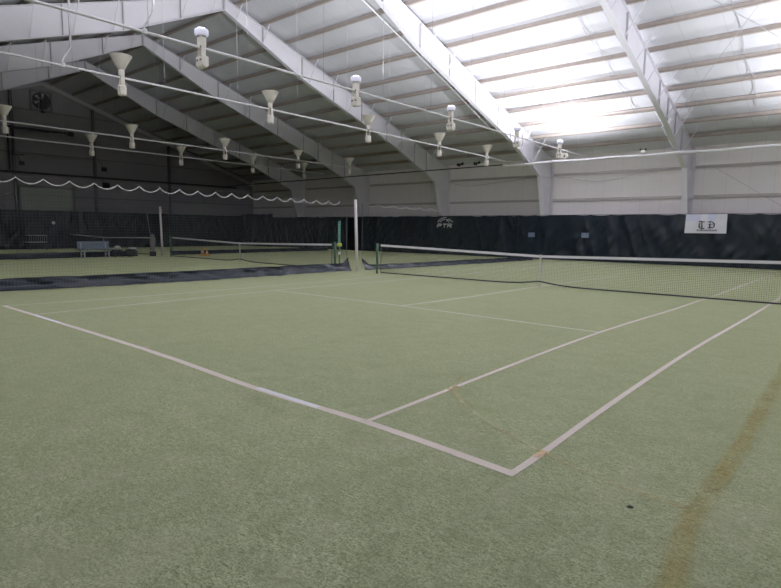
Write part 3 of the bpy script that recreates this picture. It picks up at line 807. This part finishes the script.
# round plate on end curtain
bm = B(); bmesh.ops.create_cone(bm, cap_ends=True, segments=16, radius1=.11, radius2=.11, depth=.02, matrix=Matrix.Rotation(PI/2, 4, 'Y'))
tag(obj('round_target', bm, M['towel'], None, False, (-40.98, 10.96, 1.79)), 'small round white disc pinned on the gable curtain', 'target')

# ------------------------------------------------------------------ gable wall equipment
t = thing('exhaust_fan', 'square-framed black exhaust fan high on the gable wall under the peak', 'fan', (X0+.12, 10.95, 9.98))
bm = B()
for a, b in (((-.62, -.62), (.62, -.62)), ((.62, -.62), (.62, .62)), ((.62, .62), (-.62, .62)), ((-.62, .62), (-.62, -.62))): bar(bm, (0, *a), (0, *b), .1, .1)
obj('fan_frame', bm, M['girt_end'], t)
bm = B(); bmesh.ops.create_cone(bm, cap_ends=True, segments=28, radius1=.56, radius2=.56, depth=.05, matrix=Matrix.Translation((-.05, 0, 0)) @ Matrix.Rotation(PI/2, 4, 'Y')); obj('fan_opening', bm, M['black'], t)
for k in range(6):
    a = k*PI/3+.3; bm = B()
    vs = [bm.verts.new((.06+dx, r*math.cos(a+da), r*math.sin(a+da))) for r, da, dx in ((.12, -.2, 0), (.12, .2, .03), (.5, .28, .05), (.5, -.12, 0))]
    bm.faces.new(vs); obj('fan_blade', bm, M['blade'] if k in (1, 2, 3) else M['black'], t)
bm = B(); bmesh.ops.create_cone(bm, cap_ends=True, segments=16, radius1=.13, radius2=.10, depth=.16, matrix=Matrix.Translation((.09, 0, 0)) @ Matrix.Rotation(PI/2, 4, 'Y')); bx(bm, .10, .16, -.05, .05, -.78, 0); bx(bm, .06, .18, -.12, .12, -.80, -.68)
obj('motor', bm, M['black'], t)
# overhead door
t = tag(D.objects.new('door_1', None), 'pale green sectional overhead door in the gable wall above the curtain', 'door', kind='structure'); COL.objects.link(t); t.location = (X0+.02, 11.0, 0)
bm = B(); bx(bm, .0, .05, -1.62, 1.62, 0, 4.15); obj('door_panel', bm, M['door'], t)
bm = B(); bx(bm, 0, .1, -1.76, -1.62, 0, 4.3); bx(bm, 0, .1, 1.62, 1.76, 0, 4.3); bx(bm, 0, .1, -1.76, 1.76, 4.15, 4.3); obj('door_frame', bm, M['girt_end'], t)
# black duct frame
t = thing('black_duct', 'black pipe duct with a bent leg on the gable wall below the fan', 'duct', (X0+.15, 8.8, 0))
bm = B(); tube(bm, [(.1, 0, 5.2), (.1, 0, 7.9)], .05, 8); tube(bm, [(.1, .28, 6.2), (.1, .28, 7.9)], .04, 8); tube(bm, [(.1, 0, 6.25), (.1, .9, 6.25)], .03, 6); obj('vertical_pipe', bm, M['black'], t)
bm = B(); bx(bm, 0, .2, -.1, 3.95, 7.93, 8.06); bx(bm, -.02, .22, 3.7, 4.0, 7.85, 8.12); bx(bm, -.02, .22, 1.2, 2.4, 7.9, 7.98); obj('horizontal_duct', bm, M['black'], t)
for (y, z, sz, lb) in ((9.55, 5.7, .26, 'small dark box heater left on the gable wall, above the black beam'), (14.85, 5.75, .3, 'small dark wall box beside the tall gable post'), (14.9, 4.6, .42, 'dark horn speaker under the black beam on the gable wall')):
    t = thing('wall_box' if sz < .4 else 'horn_speaker', lb, 'box' if sz < .4 else 'speaker', (X0+.02, y, z))
    bm = B(); bx(bm, 0, .22, -sz/2, sz/2, -sz/2, sz/2); bmesh.ops.bevel(bm, geom=bm.edges[:], offset=.02, segments=2); obj('case', bm, M['black'], t)
    bm = B(); tube(bm, refine([(.06, -sz*.3, sz/2), (.06, -sz*.5, sz/2+.25), (.04, -sz*1.2, sz/2+.4)], 4), .02, 6); obj('conduit', bm, M['black'], t)
    if sz > .4:
        bm = B(); bmesh.ops.create_cone(bm, cap_ends=True, segments=16, radius1=.1, radius2=.2, depth=.25, matrix=Matrix.Translation((.33, 0, 0)) @ Matrix.Rotation(PI/2, 4, 'Y')); obj('horn', bm, M['black'], t, True)

# ------------------------------------------------------------------ fittings on the eave pipe and far wall
for x, lb in ((-16.98, 'left-hand black floodlight on the dark eave pipe'), (-15.85, 'right black floodlight on the dark eave pipe')):
    t = thing('floodlight', lb, 'floodlight', (x, 24.6, 5.37))
    bm = B(); bx(bm, -.16, .0, -.1, .06, -.05, .1); bmesh.ops.bevel(bm, geom=bm.edges[:], offset=.015, segments=2); obj('head', bm, M['black'], t)
    bm = B(); bmesh.ops.create_cone(bm, cap_ends=True, segments=12, radius1=.05, radius2=.09, depth=.16, matrix=Matrix.Translation((.14, 0, .06)) @ Matrix.Rotation(1.1, 4, 'Y')); obj('horn', bm, M['black'], t, True)
    bm = B(); bar(bm, (0, 0, -.1), (0, 0, .02), .04); obj('bracket', bm, M['black'], t)
t = thing('emergency_light', 'small black and white twin-head light on the white eave pipe', 'light', (-6.79, 24.6, 5.32))
bm = B(); bx(bm, -.11, .11, -.06, .06, -.02, .10); bmesh.ops.bevel(bm, geom=bm.edges[:], offset=.012, segments=2); obj('case', bm, M['towel'], t)
for s in (-1, 1):
    bm = B(); bmesh.ops.create_icosphere(bm, subdivisions=2, radius=.055, matrix=Matrix.Translation((s*.11, -.04, .12))); obj('lamp_head', bm, M['black'], t, True)
t = thing('round_junction', 'round white junction box on the lamp rail next to the farthest lit lamp', 'junction box', (-10.0, 23.25, 5.24))
bm = B(); bmesh.ops.create_cone(bm, cap_ends=True, segments=20, radius1=.15, radius2=.15, depth=.1, matrix=Matrix.Rotation(PI/2, 4, 'X')); obj('case', bm, M['cream'], t)
bm = B(); bmesh.ops.create_cone(bm, cap_ends=True, segments=12, radius1=.05, radius2=.05, depth=.02, matrix=Matrix.Translation((0, -.06, 0)) @ Matrix.Rotation(PI/2, 4, 'X')); bx(bm, -.02, .02, -.02, .02, .1, .30); obj('cap', bm, M['cream_dark'], t)
# drooping cables and brace rods
bm = B(); tube(bm, refine([(-12.8, 27.85, 4.78), (-12.1, 27.85, 4.66), (-9.8, 27.85, 4.36), (-7.8, 27.85, 4.7), (-6.4, 27.85, 4.8)], 6), .012, 5)
tag(obj('drooping_cable', bm, M['wire'], None, True), 'thin cable drooping along the far wall between the two white columns', 'cable')
bm = B(); tube(bm, refine([(-20.0, 27.85, 4.78), (-18.6, 27.85, 4.45), (-16, 27.85, 4.6), (-13.2, 27.85, 4.8)], 6), .012, 5)
tag(obj('drooping_cable', bm, M['wire'], None, True), 'thin cable drooping along the far wall above the curtain logo', 'cable')
bm = B(); bar(bm, (-4.6, 27.7, 4.9), (.9, 27.7, 1.2), .02); tag(obj('brace_rod', bm, M['girt']), 'thin diagonal brace rod on the far wall above the banner', 'rod')
for a, b, lb in (((-5.5, 13.3), (1.5, 24.5), 'brace rod crossing the bright roof bay at right, descending toward the right'), ((-5.5, 24.5), (1.5, 13.3), 'brace rod crossing the bright roof bay at right, rising toward the right')):
    bm = B(); bar(bm, (a[0], a[1], U(a[1])-.06), (b[0], b[1], U(b[1])-.06-.08*(a[1] < b[1])), .013); tag(obj('brace_rod', bm, M['wire']), lb, 'rod')
# electrical conduit running down beside the bright frame
t = thing('roof_conduit', 'white conduit sloping down the roof just left of the bright middle frame', 'conduit', (-13.6, 0, 0))
bm = B(); tube(bm, [(0, 9.0, 11.2), (0, 12.88, 10.12), (0, 18.82, 8.05), (0, 22.7, 6.60)], .028, 8); obj('conduit_pipe', bm, M['pipe'], t, True)
bm = B()
for y in (12.97, 15.71, 18.45, 21.19): tube(bm, [(0, y, 10.12-(y-12.88)*.352), (0, y, U(y)+.03)], .008, 5)
obj('clip', bm, M['wire'], t)
for x, y0, y1, lb in ((-2.35, 16.9, 24.6, 'dark loose strap under the roof at far upper right'), (-7.1, 17.1, 24.0, 'dark loose strap under the roof left of the column by the banner')):
    bm = B(); tube(bm, [(x+.05*math.sin(y*2), y, U(y)+.13+.01*math.sin(y*3)) for y in [y0+(y1-y0)*k/14 for k in range(15)]], .013, 5)
    tag(obj('roof_strap', bm, M['wire']), lb, 'strap')

# ------------------------------------------------------------------ camera
yaw, pitch, roll, f = -0.709, -0.1151, 0.0116, 560.7654
fwd = Vector((math.sin(yaw)*math.cos(pitch), math.cos(yaw)*math.cos(pitch), math.sin(pitch)))
r = fwd.cross(Vector((0, 0, 1))).normalized(); u = r.cross(fwd)
r2 = r*math.cos(roll)+u*math.sin(roll); u2 = u*math.cos(roll)-r*math.sin(roll)
cam = D.cameras.new('camera'); co = D.objects.new('camera', cam); COL.objects.link(co)
cam.sensor_width = 36; cam.lens = f/781*36; cam.clip_end = 200
mat = Matrix((r2, u2, -fwd)).transposed().to_4x4(); mat.translation = Vector((1.7467, -3.3303, 1.6205))
co.matrix_world = mat
bpy.context.scene.camera = co

# world and view
w = D.worlds.new('hall_ambient'); bpy.context.scene.world = w; w.use_nodes = True
w.node_tree.nodes['Background'].inputs[0].default_value = (.5, .55, .6, 1); w.node_tree.nodes['Background'].inputs[1].default_value = .1
sc = bpy.context.scene
sc.view_settings.view_transform = 'Standard'; sc.view_settings.look = 'None'; sc.view_settings.exposure = 0.28; sc.view_settings.gamma = 1.28
sc.cycles.use_denoising = True
sc.cycles.max_bounces = 10; sc.cycles.diffuse_bounces = 7; sc.cycles.transparent_max_bounces = 16
sc.cycles.sample_clamp_indirect = 8
